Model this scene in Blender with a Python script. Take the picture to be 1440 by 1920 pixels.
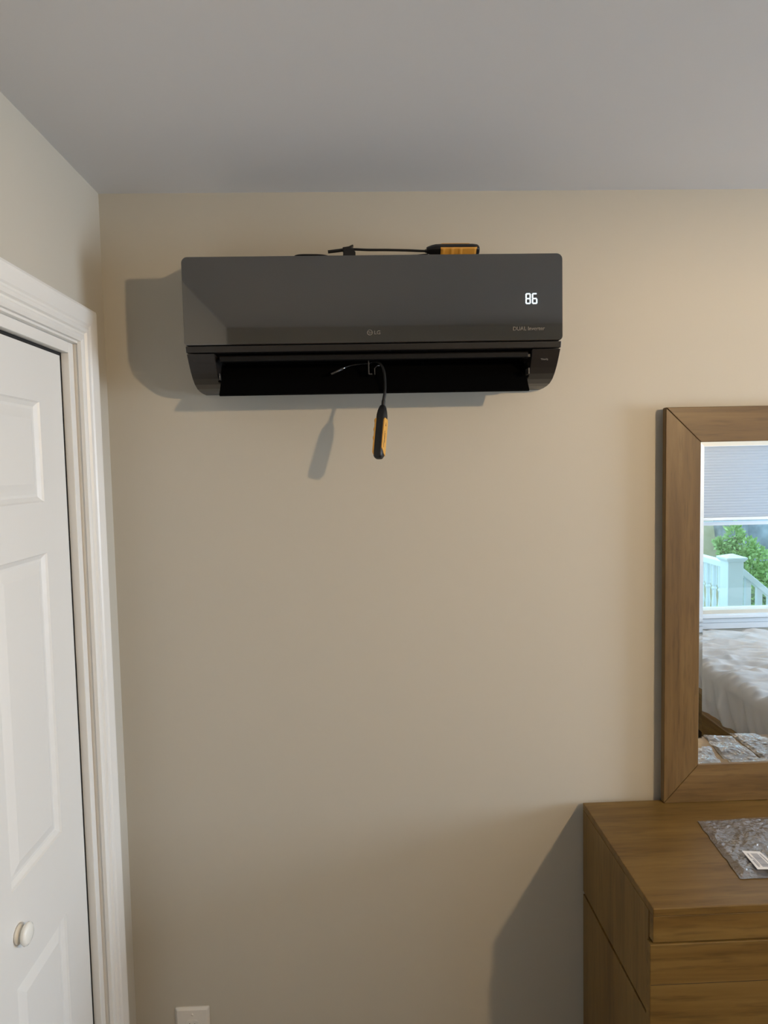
import bpy, bmesh, math, random
from mathutils import Vector, Matrix, noise

sc = bpy.context.scene
for o in list(bpy.data.objects):
    bpy.data.objects.remove(o)
H = 1.77            # height of the photographer's phone above the floor
D = 1.739           # distance to the wall with the air conditioner
XL = -0.615         # left wall
XR = 4.5            # right wall
YN = -0.25          # wall right behind the photographer
XN = 1.12           # where that wall ends
YW = -1.15          # window wall beyond the bed
CEIL = 2.44

# ------------------------------------------------------------------ camera
cd = bpy.data.cameras.new('camera')
cd.sensor_fit = 'HORIZONTAL'
cd.sensor_width = 36.0
cd.lens = 1300.0 / 1440.0 * 36.0
cd.clip_start = 0.02
cd.clip_end = 200
cam = bpy.data.objects.new('camera', cd)
sc.collection.objects.link(cam)
R = Vector((0.999193, -0.034576, -0.020447)); U = Vector((0.022647, 0.064486, 0.997662)); F = Vector((0.033177, 0.997319, -0.065217))
m = Matrix(((R.x, U.x, -F.x, 0), (R.y, U.y, -F.y, 0), (R.z, U.z, -F.z, H), (0, 0, 0, 1)))
cam.matrix_world = m
sc.camera = cam

# ------------------------------------------------------------------ light and exposure
sc.view_settings.view_transform = 'Standard'
sc.view_settings.look = 'None'
sc.view_settings.gamma = 1
sc.view_settings.use_curve_mapping = False
sc.view_settings.exposure = 0.05
SKY = (0.48, 0.76, 1.0)
SKY_STRENGTH = 3.2
LAMP_COLOR = (1.0, 0.725, 0.43)
LAMP_STRENGTH = 2030.0
FILL_DAY_COLOR = (0.735, 0.815, 1.0)
FILL_DAY_POWER = 148.0
w = bpy.data.worlds.new('sky'); sc.world = w
w.use_nodes = True
bg = w.node_tree.nodes['Background']
bg.inputs[0].default_value = (*SKY, 1); bg.inputs[1].default_value = SKY_STRENGTH
# cool fill lamp standing in as daylight, set at the added side window
def area(name, loc, target, sx, sy, power, color, portal=False):
    l = bpy.data.lights.new(name, 'AREA'); l.shape = 'RECTANGLE'; l.size = sx; l.size_y = sy
    l.energy = power; l.color = color
    if portal: l.cycles.is_portal = True
    o = bpy.data.objects.new(name, l); sc.collection.objects.link(o)
    o.location = loc
    o.rotation_euler = (Vector(target) - Vector(loc)).to_track_quat('-Z', 'Y').to_euler()
    return o
area('cool_fill_daylight', (XR + 0.10, 0.45, 1.50), (0, 0.45, 1.50), 1.25, 1.15, FILL_DAY_POWER, FILL_DAY_COLOR)
area('window_portal', (2.75, YW - 0.11, 1.32), (2.75, 2, 1.32), 1.3, 1.2, 1, (1, 1, 1), True)

# ------------------------------------------------------------------ helpers
def link(o, parent=None):
    sc.collection.objects.link(o)
    if parent: o.parent = parent
    return o
def tag(o, label=None, cat=None, group=None, kind=None):
    if label: o['label'] = label
    if cat: o['category'] = cat
    if group: o['group'] = group
    if kind: o['kind'] = kind
    return o
def empty(name, loc=(0, 0, 0)):
    o = bpy.data.objects.new(name, None); o.location = loc; o.empty_display_size = 0.05
    return link(o)
def build(name, bm, mat, parent=None, smooth=False, bevel=0, segs=2, loc=None):
    """bm in world coordinates; parent may sit anywhere (pure translation)"""
    bmesh.ops.recalc_face_normals(bm, faces=bm.faces)
    me = bpy.data.meshes.new(name)
    bm.to_mesh(me); bm.free()
    o = bpy.data.objects.new(name, me)
    mats = mat if isinstance(mat, (list, tuple)) else [mat]
    for k in mats: me.materials.append(k)
    for p in me.polygons: p.use_smooth = smooth
    link(o)
    org = Vector((0, 0, 0))
    if parent:
        chain = parent; 
        while chain: org += chain.location; chain = chain.parent
        o.parent = parent
        me.transform(Matrix.Translation(-org))
        if loc is not None:
            lv = Vector(loc) - org
            me.transform(Matrix.Translation(-lv)); o.location = lv
    elif loc is not None:
        me.transform(Matrix.Translation(-Vector(loc))); o.location = loc
    if bevel:
        b = o.modifiers.new('bevel', 'BEVEL'); b.width = bevel; b.segments = segs; b.limit_method = 'ANGLE'; b.angle_limit = math.radians(40)
        b.harden_normals = False
    return o
def box(bm, x0, x1, y0, y1, z0, z1):
    v = [bm.verts.new(p) for p in ((x0,y0,z0),(x1,y0,z0),(x1,y1,z0),(x0,y1,z0),(x0,y0,z1),(x1,y0,z1),(x1,y1,z1),(x0,y1,z1))]
    return [bm.faces.new([v[i] for i in f]) for f in ((0,3,2,1),(4,5,6,7),(0,1,5,4),(1,2,6,5),(2,3,7,6),(3,0,4,7))]
def boxes(*bs):
    bm = bmesh.new()
    for b in bs: box(bm, *b)
    return bm
def prism(bm, pts, axis, a, b):
    """extrude closed polygon pts (2D) along axis between a and b"""
    def P(p, t):
        return {'x': (t, p[0], p[1]), 'y': (p[0], t, p[1]), 'z': (p[0], p[1], t)}[axis]
    v0 = [bm.verts.new(P(p, a)) for p in pts]; v1 = [bm.verts.new(P(p, b)) for p in pts]
    n = len(pts)
    bm.faces.new(v0); bm.faces.new(v1[::-1])
    for i in range(n):
        bm.faces.new((v0[i], v1[i], v1[(i+1) % n], v0[(i+1) % n]))
def rings(bm, rs, cap=True):
    """rs: list of rings, each a list of points"""
    vs = [[bm.verts.new(p) for p in r] for r in rs]
    n = len(vs[0])
    for a, b in zip(vs, vs[1:]):
        for i in range(n):
            bm.faces.new((a[i], a[(i+1) % n], b[(i+1) % n], b[i]))
    if cap:
        bm.faces.new(vs[0]); bm.faces.new(vs[-1][::-1])
def catmull(pts, k=8):
    P = [Vector(p) for p in pts]; P = [2*P[0]-P[1]] + P + [2*P[-1]-P[-2]]
    out = []
    for i in range(1, len(P)-2):
        for j in range(k):
            t = j / k
            a, b, c, d = P[i-1], P[i], P[i+1], P[i+2]
            out.append(0.5*((2*b)+(c-a)*t+(2*a-5*b+4*c-d)*t*t+(3*b-a-3*c+d)*t**3))
    out.append(P[-2]); return out
def tube(bm, pts, rad, n=10, k=8, cap=True):
    path = catmull(pts, k) if k > 1 else [Vector(p) for p in pts]
    up = Vector((0.13, 0.2, 0.97)); rs = []
    for i, p in enumerate(path):
        t = (path[min(i+1, len(path)-1)] - path[max(i-1, 0)]).normalized()
        s = t.cross(up).normalized(); u2 = s.cross(t)
        r = rad(i / (len(path)-1)) if callable(rad) else rad
        rs.append([p + s*r*math.cos(2*math.pi*j/n) + u2*r*math.sin(2*math.pi*j/n) for j in range(n)])
        up = u2
    rings(bm, rs, cap)
def lathe(bm, prof, n=32, M=None):
    """prof: (r, z) list, revolve about z; M transforms"""
    rs = []
    for r, z in prof:
        r = max(r, 1e-5)
        ring = [Vector((r*math.cos(2*math.pi*i/n), r*math.sin(2*math.pi*i/n), z)) for i in range(n)]
        if M: ring = [M @ p for p in ring]
        rs.append(ring)
    rings(bm, rs)
def rrect(x0, x1, z0, z1, r, n=6):
    """rounded rectangle outline; r = (bl, br, tr, tl)"""
    rr = r if isinstance(r, (tuple, list)) else (r,)*4
    pts = []
    for (cx, cz, a0, q) in ((x0, z0, 180, rr[0]), (x1, z0, 270, rr[1]), (x1, z1, 0, rr[2]), (x0, z1, 90, rr[3])):
        ox = cx + q if cx == x0 else cx - q; oz = cz + q if cz == z0 else cz - q
        for i in range(n+1):
            a = math.radians(a0 + 90*i/n); pts.append((ox + q*math.cos(a), oz + q*math.sin(a)))
    return pts

# ------------------------------------------------------------------ materials
def mat(name, col, rough=0.5, metal=0, spec=0.5, **kw):
    m = bpy.data.materials.new(name); m.use_nodes = True
    b = m.node_tree.nodes['Principled BSDF']
    b.inputs['Base Color'].default_value = (*col, 1); b.inputs['Roughness'].default_value = rough
    b.inputs['Metallic'].default_value = metal; b.inputs['Specular IOR Level'].default_value = spec
    for k, v in kw.items(): b.inputs[k.replace('_', ' ')].default_value = v
    return m
def bump(m, scale, strength, dist=0.001, detail=2, coord='Object'):
    nt = m.node_tree; b = nt.nodes['Principled BSDF']
    tc = nt.nodes.new('ShaderNodeTexCoord'); n = nt.nodes.new('ShaderNodeTexNoise'); bp = nt.nodes.new('ShaderNodeBump')
    n.inputs['Scale'].default_value = scale; n.inputs['Detail'].default_value = detail
    bp.inputs['Strength'].default_value = strength; bp.inputs['Distance'].default_value = dist
    nt.links.new(tc.outputs[coord], n.inputs['Vector']); nt.links.new(n.outputs['Fac'], bp.inputs['Height'])
    nt.links.new(bp.outputs['Normal'], b.inputs['Normal'])
    return m
def wood(name, axis, dark, mid, light, rough=0.42, scale=1.0):
    m = mat(name, mid, rough, spec=0.4); nt = m.node_tree; b = nt.nodes['Principled BSDF']
    tc = nt.nodes.new('ShaderNodeTexCoord'); mp = nt.nodes.new('ShaderNodeMapping')
    s = {'x': (1.6, 26, 26), 'y': (26, 1.6, 26), 'z': (26, 26, 1.6)}[axis]
    mp.inputs['Scale'].default_value = [v*scale for v in s]
    n = nt.nodes.new('ShaderNodeTexNoise'); n.inputs['Scale'].default_value = 1.0; n.inputs['Detail'].default_value = 5; n.inputs['Roughness'].default_value = 0.6
    n.inputs['Distortion'].default_value = 0.35
    r = nt.nodes.new('ShaderNodeValToRGB')
    r.color_ramp.elements[0].position = 0.28; r.color_ramp.elements[0].color = (*dark, 1)
    r.color_ramp.elements[1].position = 0.72; r.color_ramp.elements[1].color = (*light, 1)
    e = r.color_ramp.elements.new(0.5); e.color = (*mid, 1)
    # fine pores
    mp2 = nt.nodes.new('ShaderNodeMapping'); mp2.inputs['Scale'].default_value = [v*scale*4.5 if v > 5 else v*scale*7 for v in s]
    n2 = nt.nodes.new('ShaderNodeTexNoise'); n2.inputs['Scale'].default_value = 1.0; n2.inputs['Detail'].default_value = 3
    r2 = nt.nodes.new('ShaderNodeValToRGB'); r2.color_ramp.elements[0].position = 0.30; r2.color_ramp.elements[0].color = (0.62, 0.6, 0.58, 1)
    r2.color_ramp.elements[1].position = 0.48; r2.color_ramp.elements[1].color = (1, 1, 1, 1)
    mx = nt.nodes.new('ShaderNodeMix'); mx.data_type = 'RGBA'; mx.blend_type = 'MULTIPLY'; mx.inputs[0].default_value = 0.7
    L = nt.links.new
    L(tc.outputs['Object'], mp.inputs[0]); L(mp.outputs[0], n.inputs['Vector']); L(n.outputs['Fac'], r.inputs[0])
    L(tc.outputs['Object'], mp2.inputs[0]); L(mp2.outputs[0], n2.inputs['Vector']); L(n2.outputs['Fac'], r2.inputs[0])
    L(r.outputs[0], mx.inputs[6]); L(r2.outputs[0], mx.inputs[7]); L(mx.outputs[2], b.inputs['Base Color'])
    bp = nt.nodes.new('ShaderNodeBump'); bp.inputs['Strength'].default_value = 0.25; bp.inputs['Distance'].default_value = 0.0006
    L(n2.outputs['Fac'], bp.inputs['Height']); L(bp.outputs['Normal'], b.inputs['Normal'])
    return m
def emis(name, col, strength):
    m = bpy.data.materials.new(name); m.use_nodes = True; nt = m.node_tree
    nt.nodes.remove(nt.nodes['Principled BSDF']); e = nt.nodes.new('ShaderNodeEmission')
    e.inputs[0].default_value = (*col, 1); e.inputs[1].default_value = strength
    nt.links.new(e.outputs[0], nt.nodes['Material Output'].inputs[0]); return m

M_wall = bump(mat('greige wall paint', (0.50, 0.467, 0.397), 0.55, spec=0.35), 260, 0.12, 0.0006)
M_ceil = bump(mat('white ceiling paint', (0.74, 0.735, 0.74), 0.75, spec=0.2), 160, 0.12, 0.0008)
M_trim = mat('white trim paint', (0.77, 0.75, 0.71), 0.33, spec=0.5)
M_door = bump(mat('white door paint', (0.75, 0.735, 0.70), 0.38, spec=0.5), 420, 0.06, 0.0004)
M_floor = wood('floor boards', 'y', (0.09, 0.048, 0.02), (0.14, 0.08, 0.036), (0.19, 0.11, 0.05), 0.4, 0.6)
M_black = mat('painted closet and gap shade', (0.02, 0.02, 0.02), 0.9)  # black colour painted in for shade inside the closet and door gap
WD, WM, WL = (0.105, 0.053, 0.010), (0.158, 0.088, 0.020), (0.205, 0.123, 0.034)
W_x = wood('brown wood, grain left to right', 'x', WD, WM, WL)
W_y = wood('brown wood, grain front to back', 'y', WD, WM, WL)
W_z = wood('brown wood, grain upright', 'z', WD, WM, WL)
F_x = wood('mirror frame wood, grain left to right', 'x', (0.090, 0.049, 0.014), (0.140, 0.080, 0.025), (0.195, 0.120, 0.043))
F_z = wood('mirror frame wood, grain upright', 'z', (0.090, 0.049, 0.014), (0.140, 0.080, 0.025), (0.195, 0.120, 0.043))
M_groove = mat('dark groove', (0.02, 0.011, 0.005), 0.8)
M_mirror = mat('mirror silver', (0.93, 0.95, 0.95), 0.0, 1.0)
M_panel = mat('smoked mirror glass', (0.012, 0.012, 0.012), 0.06, spec=0.5)
M_body = mat('dark bronze plastic', (0.016, 0.0135, 0.012), 0.34, spec=0.45)
M_side = mat('charcoal plastic side', (0.020, 0.018, 0.017), 0.4)
M_cav = mat('black outlet interior', (0.002, 0.002, 0.002), 0.7, spec=0.05)
M_vane = mat('black louver', (0.002, 0.002, 0.002), 0.6, spec=0.03)
M_slot = mat('matte black lip', (0.008, 0.0075, 0.0075), 0.6, spec=0.12)
M_lit = emis('lit display segment', (0.80, 0.95, 1.0), 1.6)
M_print = mat('faint printed lettering', (0.16, 0.145, 0.125), 0.5)
M_print2 = mat('silver printed lettering', (0.32, 0.31, 0.29), 0.4)
M_rub = mat('black rubber', (0.006, 0.006, 0.007), 0.42, spec=0.4)
M_cable = mat('black cable jacket', (0.006, 0.006, 0.006), 0.5, spec=0.35)
M_yel = mat('yellow grip plastic', (0.62, 0.315, 0.05), 0.45)
M_steel = mat('steel probe tip', (0.5, 0.5, 0.5), 0.25, 1.0)
M_ink = mat('black ink', (0.015, 0.012, 0.01), 0.6)
M_red = mat('red ink', (0.35, 0.03, 0.03), 0.6)
M_white = mat('white plastic plate', (0.72, 0.69, 0.64), 0.35)
M_slotd = mat('socket slot', (0.03, 0.025, 0.02), 0.8)
M_knob = mat('glazed ceramic', (0.82, 0.80, 0.74), 0.12)
M_label = mat('white paper label', (0.75, 0.74, 0.74), 0.5)
M_bar = mat('grey print', (0.22, 0.23, 0.27), 0.6)
M_bolt = mat('zinc bolt', (0.35, 0.37, 0.40), 0.3, 1.0)
# glossy smoked glass: dark tinted mirror coat over black
nt = M_panel.node_tree; pb = nt.nodes['Principled BSDF']
gl = nt.nodes.new('ShaderNodeBsdfGlossy'); gl.inputs['Color'].default_value = (0.62, 0.60, 0.58, 1); gl.inputs['Roughness'].default_value = 0.035
mixs = nt.nodes.new('ShaderNodeMixShader'); mixs.inputs[0].default_value = 0.215
nt.links.new(pb.outputs[0], mixs.inputs[1]); nt.links.new(gl.outputs[0], mixs.inputs[2])
nt.links.new(mixs.outputs[0], nt.nodes['Material Output'].inputs[0])
# clear wrinkled film
M_film = bpy.data.materials.new('clear plastic film'); M_film.use_nodes = True
nt = M_film.node_tree; nt.nodes.remove(nt.nodes['Principled BSDF'])
tr = nt.nodes.new('ShaderNodeBsdfTransparent'); tr.inputs[0].default_value = (0.93, 0.93, 0.94, 1)
g = nt.nodes.new('ShaderNodeBsdfGlossy'); g.inputs['Color'].default_value = (1, 1, 1, 1); g.inputs['Roughness'].default_value = 0.07
df = nt.nodes.new('ShaderNodeBsdfDiffuse'); df.inputs[0].default_value = (0.8, 0.8, 0.84, 1)
fr = nt.nodes.new('ShaderNodeFresnel'); fr.inputs[0].default_value = 1.65
mp = nt.nodes.new('ShaderNodeMath'); mp.operation = 'MULTIPLY_ADD'; mp.inputs[1].default_value = 1.6; mp.inputs[2].default_value = 0.02; mp.use_clamp = True
m1 = nt.nodes.new('ShaderNodeMixShader'); m1.inputs[0].default_value = 0.17
m2 = nt.nodes.new('ShaderNodeMixShader')
tc = nt.nodes.new('ShaderNodeTexCoord'); nz = nt.nodes.new('ShaderNodeTexNoise'); nz.inputs['Scale'].default_value = 55; nz.inputs['Detail'].default_value = 3
bp = nt.nodes.new('ShaderNodeBump'); bp.inputs['Strength'].default_value = 1.0; bp.inputs['Distance'].default_value = 0.008
L = nt.links.new
L(tc.outputs['Object'], nz.inputs['Vector']); L(nz.outputs['Fac'], bp.inputs['Height'])
L(bp.outputs[0], g.inputs['Normal']); L(bp.outputs[0], fr.inputs['Normal'])
L(tr.outputs[0], m1.inputs[1]); L(df.outputs[0], m1.inputs[2])
L(fr.outputs[0], mp.inputs[0]); L(mp.outputs[0], m2.inputs[0]); L(m1.outputs[0], m2.inputs[1]); L(g.outputs[0], m2.inputs[2])
L(m2.outputs[0], nt.nodes['Material Output'].inputs[0])
# window glass
M_glass = bpy.data.materials.new('window glass'); M_glass.use_nodes = True
nt = M_glass.node_tree; nt.nodes.remove(nt.nodes['Principled BSDF'])
tr = nt.nodes.new('ShaderNodeBsdfTransparent'); tr.inputs[0].default_value = (0.95, 0.98, 0.97, 1)
g = nt.nodes.new('ShaderNodeBsdfGlossy'); g.inputs['Roughness'].default_value = 0.0
m1 = nt.nodes.new('ShaderNodeMixShader'); m1.inputs[0].default_value = 0.05
nt.links.new(tr.outputs[0], m1.inputs[1]); nt.links.new(g.outputs[0], m1.inputs[2]); nt.links.new(m1.outputs[0], nt.nodes['Material Output'].inputs[0])
# shade cloth
M_shade = bpy.data.materials.new('cellular shade cloth'); M_shade.use_nodes = True
nt = M_shade.node_tree; nt.nodes.remove(nt.nodes['Principled BSDF'])
d_ = nt.nodes.new('ShaderNodeBsdfDiffuse'); d_.inputs[0].default_value = (0.48, 0.52, 0.57, 1)
t_ = nt.nodes.new('ShaderNodeBsdfTranslucent'); t_.inputs[0].default_value = (0.50, 0.54, 0.60, 1)
m1 = nt.nodes.new('ShaderNodeMixShader'); m1.inputs[0].default_value = 0.38
nt.links.new(d_.outputs[0], m1.inputs[1]); nt.links.new(t_.outputs[0], m1.inputs[2]); nt.links.new(m1.outputs[0], nt.nodes['Material Output'].inputs[0])
M_sheet = bump(mat('grey white bed sheet', (0.44, 0.435, 0.43), 0.85, spec=0.1), 900, 0.1, 0.0004)
M_vinyl = mat('white vinyl', (0.80, 0.82, 0.82), 0.4)
M_sash = mat('off white window paint', (0.56, 0.59, 0.62), 0.45)  # white trim darkened and cooled in colour to imitate dimmer bluish light
M_lamp = mat('brushed nickel', (0.5, 0.48, 0.45), 0.35, 1.0)
M_bulb = emis('warm bulb', LAMP_COLOR, LAMP_STRENGTH)

def S(name, bm, m_, **kw):
    return tag(build(name, bm, m_, **kw), kind='structure')

# ------------------------------------------------------------------ the room
T = 0.12
DO0, DO1, DTOP = 0.652, 1.580, H + 0.292     # closet opening in the left wall
S('wall_back', boxes((XL - T, XR + T, D, D + T, 0, CEIL)), M_wall)
S('wall_left', boxes((XL - T, XL, DO1, D, 0, CEIL), (XL - T, XL, DO0, DO1, DTOP, CEIL), (XL - T, XL, YN, DO0, 0, CEIL)), M_wall)
S('wall_front', boxes((XL - T, XN, YN - T, YN, 0, CEIL)), M_wall)
S('wall_alcove', boxes((XN - T, XN, YW, YN - T, 0, CEIL)), M_wall)
WX0, WX1, WZ0, WZ1 = 2.08, 3.42, 0.755, 1.92
S('wall_window', boxes((XN - T, WX0, YW - T, YW, 0, CEIL), (WX1, XR + T, YW - T, YW, 0, CEIL), (WX0, WX1, YW - T, YW, 0, WZ0), (WX0, WX1, YW - T, YW, WZ1, CEIL)), M_wall)
SY0, SY1, SZ0, SZ1 = -0.20, 1.10, 0.90, 2.09
S('wall_right', boxes((XR, XR + T, YW, SY0, 0, CEIL), (XR, XR + T, SY1, D, 0, CEIL), (XR, XR + T, SY0, SY1, 0, SZ0), (XR, XR + T, SY0, SY1, SZ1, CEIL)), M_wall)
S('wall_closet', boxes((-1.35, -1.30, 0.5, 1.8, 0, 2.3), (-1.35, XL - T, 0.48, 0.5, 0, 2.3), (-1.35, XL - T, 1.8, 1.82, 0, 2.3), (-1.35, XL - T, 0.48, 1.82, 2.3, 2.32)), M_black)
S('ceiling', boxes((-1.35, XR + T, YW - T, D + T, CEIL, CEIL + 0.1)), M_ceil)
S('floor', boxes((-1.35, XR + T, YW - T, D + T, -0.1, 0)), M_floor)
S('baseboard_back', boxes((XL, XR, D - 0.014, D, 0, 0.09)), M_trim, bevel=0.004)
S('baseboard_left', boxes((XL, XL + 0.014, YN, 0.58, 0, 0.09)), M_trim, bevel=0.004)
S('baseboard_front', boxes((XL + 0.014, XN, YN, YN + 0.014, 0, 0.09)), M_trim, bevel=0.004)

# closet door: casing with a stepped profile, mitred at the top
CW = 0.078
prof = [(0, 0), (0, 0.008), (0.006, 0.011), (0.012, 0.0115), (0.016, 0.0085), (0.020, 0.0085), (0.023, 0.0135), (0.030, 0.0145), (0.034, 0.0125),
        (0.038, 0.0125), (0.042, 0.0155), (0.066, 0.0185), (0.072, 0.0185), (CW, 0.0155), (CW, 0)]     # (distance from opening, height off wall)
yi, zi, y0c = 1.567, H + 0.289, 0.665
def leg(sign, y):
    bm = bmesh.new()
    rs = [[(XL + h, y + sign*d, 0) for d, h in prof], [(XL + h, y + sign*d, zi + d) for d, h in prof]]
    rings(bm, rs); return bm
S('trim_1', leg(1, yi), M_trim)
S('trim_2', leg(-1, y0c), M_trim)
bm = bmesh.new()
rings(bm, [[(XL + h, yi + d, zi + d) for d, h in prof], [(XL + h, y0c - d, zi + d) for d, h in prof]])
S('trim_3', bm, M_trim)
# jambs and stops
XS, XD = -0.626, -0.643
S('trim_4', boxes((XL - T, XL + 0.0005, 1.572, DO1 - 0.0005, 0, DTOP - 0.0005)), M_trim)
S('trim_9', boxes((XL - T, XL + 0.0005, DO0 + 0.008, 1.572, H + 0.284, DTOP - 0.0005)), M_trim)
S('trim_5', boxes((XD - 0.001, XS, 1.547, 1.572, 0, H + 0.284)), M_trim, bevel=0.0015)
S('trim_6', boxes((XD - 0.001, XS, DO0, DO0 + 0.025, 0, H + 0.284)), M_trim, bevel=0.0015)
S('trim_7', boxes((XD - 0.001, XS, DO0 + 0.025, 1.547, H + 0.2605, H + 0.284)), M_trim, bevel=0.0015)

def door_leaf(name, ya, yb, cols):
    """moulded panel door: grid of faces, raised panels pressed into the face"""
    z0, z1 = 0.012, H + 0.2535
    xf = XD
    bm = bmesh.new()
    rows = [(H - 0.057, H + 0.145), (H - 0.752, H - 0.161), (H - 1.56, H - 0.930)]
    ys = sorted({ya, yb, *[c for col in cols for c in col]})
    zs = sorted({z0, z1, *[c for r_ in rows for c in r_]})
    panels = {(round(c[0], 4), round(r_[0], 4)) for c in cols for r_ in rows}
    cache = {}
    def V(x, y, z):
        k = (round(x, 5), round(y, 5), round(z, 5))
        if k not in cache: cache[k] = bm.verts.new((x, y, z))
        return cache[k]
    for i in range(len(ys) - 1):
        for j in range(len(zs) - 1):
            a, b, c, d = ys[i], ys[i+1], zs[j], zs[j+1]
            if (round(a, 4), round(c, 4)) in panels:
                prev = [(xf, a, c), (xf, b, c), (xf, b, d), (xf, a, d)]
                for off, dx in ((0.003, -0.0035), (0.007, -0.006), (0.011, -0.0085), (0.016, -0.0085), (0.037, -0.002), (0.040, -0.002)):
                    cur = [(xf+dx, a+off, c+off), (xf+dx, b-off, c+off), (xf+dx, b-off, d-off), (xf+dx, a+off, d-off)]
                    for k in range(4):
                        bm.faces.new([V(*prev[k]), V(*prev[(k+1) % 4]), V(*cur[(k+1) % 4]), V(*cur[k])])
                    prev = cur
                bm.faces.new([V(*p) for p in prev])
            else:
                bm.faces.new([V(xf, a, c), V(xf, b, c), V(xf, b, d), V(xf, a, d)])
    # edges and back
    back = xf - 0.030
    for (p, q) in (((ya, z0), (yb, z0)), ((yb, z0), (yb, z1)), ((yb, z1), (ya, z1)), ((ya, z1), (ya, z0))):
        bm.faces.new([bm.verts.new(t) for t in ((xf, *p), (xf, *q), (back, *q), (back, *p))])
    bm.faces.new([bm.verts.new((back, *t)) for t in ((ya, z0), (yb, z0), (yb, z1), (ya, z1))])
    return S(name, bm, M_door)
d1 = door_leaf('door_1', 1.112, 1.5395, [(1.222, 1.4325)])
d2 = door_leaf('door_2', 0.690, 1.108, [(0.792, 1.000)])
def knob(parent, y, z):
    Mx = Matrix.Translation((XD, y, z)) @ Matrix.Rotation(math.radians(90), 4, 'Y')
    bm = bmesh.new()
    lathe(bm, [(0.0, 0.0), (0.0165, 0.0), (0.0178, 0.0015), (0.0168, 0.0045), (0.0115, 0.0065), (0.0095, 0.0080), (0.0125, 0.0095),
               (0.0180, 0.0120), (0.0203, 0.0155), (0.0195, 0.0190), (0.0150, 0.0218), (0.007, 0.0232), (0, 0.0234)], 32, Mx)
    k = build('knob', bm, M_knob, parent, smooth=True)
    k['label'] = 'round white ceramic knob'
knob(d1, 1.236, H - 0.838)
S('gap_shade', boxes((XD - 0.014, XD - 0.002, 0.69, 1.5405, H + 0.2545, H + 0.2835), (XD - 0.014, XD - 0.002, 1.5405, 1.5715, 0.001, H + 0.2835)), M_black)  # black strips put in to paint the shade of the door gap

# window behind the photographer, seen in the mirror
win = S('window_1', boxes((WX0 - 0.09, WX0, YW, YW + 0.018, WZ0 - 0.03, WZ1 + 0.09), (WX1, WX1 + 0.09, YW, YW + 0.018, WZ0 - 0.03, WZ1 + 0.09),
                          (WX0, WX1, YW, YW + 0.018, WZ1, WZ1 + 0.09)), M_sash, bevel=0.003)
GY = YW - 0.07
build('sash', boxes((WX0, WX0 + 0.04, GY - 0.02, GY + 0.02, WZ0, WZ1), (WX1 - 0.04, WX1, GY - 0.02, GY + 0.02, WZ0, WZ1),
                    (WX0, WX1, GY - 0.02, GY + 0.02, WZ0 - 0.03, WZ0 + 0.004), (WX0, WX1, GY - 0.02, GY + 0.02, WZ1 - 0.04, WZ1),
                    (WX0, WX1, GY - 0.005, GY + 0.030, 1.326, 1.352)), M_sash, win, bevel=0.003)
build('pane', boxes((WX0 + 0.04, WX1 - 0.04, GY - 0.003, GY + 0.003, WZ0, WZ1 - 0.04)), M_glass, win)
bm = boxes((WX0 - 0.11, WX1 + 0.11, GY, YW + 0.030, 0.728, 0.7305), (WX0 - 0.11, WX1 + 0.11, YW - 0.0, YW + 0.040, 0.708, 0.728))
box(bm, WX0, WX1, GY + 0.02, YW, 0.700, 0.7295)
build('sill', bm, M_sash, win, bevel=0.002)
build('apron', boxes((WX0 - 0.09, WX1 + 0.09, YW, YW + 0.020, 0.672, 0.708), (WX0 - 0.09, WX1 + 0.09, YW, YW + 0.014, 0.628, 0.672)), M_sash, win, bevel=0.003)
# unseen side window added on the right wall to house the fill light
win2 = S('added_window', boxes((XR - 0.018, XR, SY0 - 0.09, SY0, SZ0 - 0.02, SZ1 + 0.09), (XR - 0.018, XR, SY1, SY1 + 0.09, SZ0 - 0.02, SZ1 + 0.09),
                           (XR - 0.018, XR, SY0, SY1, SZ1, SZ1 + 0.09), (XR - 0.04, XR + 0.05, SY0 - 0.1, SY1 + 0.1, SZ0 - 0.03, SZ0)), M_sash, bevel=0.003)
build('sash', boxes((XR + 0.03, XR + 0.07, SY0, SY0 + 0.04, SZ0, SZ1), (XR + 0.03, XR + 0.07, SY1 - 0.04, SY1, SZ0, SZ1),
                    (XR + 0.03, XR + 0.07, SY0, SY1, SZ0, SZ0 + 0.04), (XR + 0.03, XR + 0.07, SY0, SY1, SZ1 - 0.04, SZ1), (XR + 0.03, XR + 0.07, SY0, SY1, 1.24, 1.28)), M_sash, win2)
build('pane', boxes((XR + 0.048, XR + 0.052, SY0 + 0.04, SY1 - 0.04, SZ0 + 0.04, SZ1 - 0.04)), M_glass, win2)

# pleated shade over the upper sash
shade = empty('window_shade', (2.75, YW - 0.02, WZ1))
tag(shade, 'pale blue pleated shade lowered over the top half of the window in the mirror', 'window shade')
bm = bmesh.new()
pitch = 0.0185; z = 1.858; pts_f = []; k = 0
while z > 1.388:
    pts_f.append((YW - 0.012, z)); pts_f.append((YW - 0.0085, z - pitch/2)); z -= pitch; k += 1
pts_b = [(YW - 0.034 - (0.0035 if i % 2 else 0), p[1]) for i, p in enumerate(pts_f)]
prism(bm, pts_f + pts_b[::-1], 'x', WX0 + 0.006, WX1 - 0.006)
build('pleats', bm, M_shade, shade)
build('headrail', boxes((WX0 + 0.004, WX1 - 0.004, YW - 0.045, YW, 1.858, WZ1 - 0.002)), M_sash, shade, bevel=0.003)
build('bottom_rail', boxes((WX0 + 0.006, WX1 - 0.006, YW - 0.036, YW - 0.002, 1.362, 1.384)), M_sash, shade, bevel=0.004)

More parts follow.
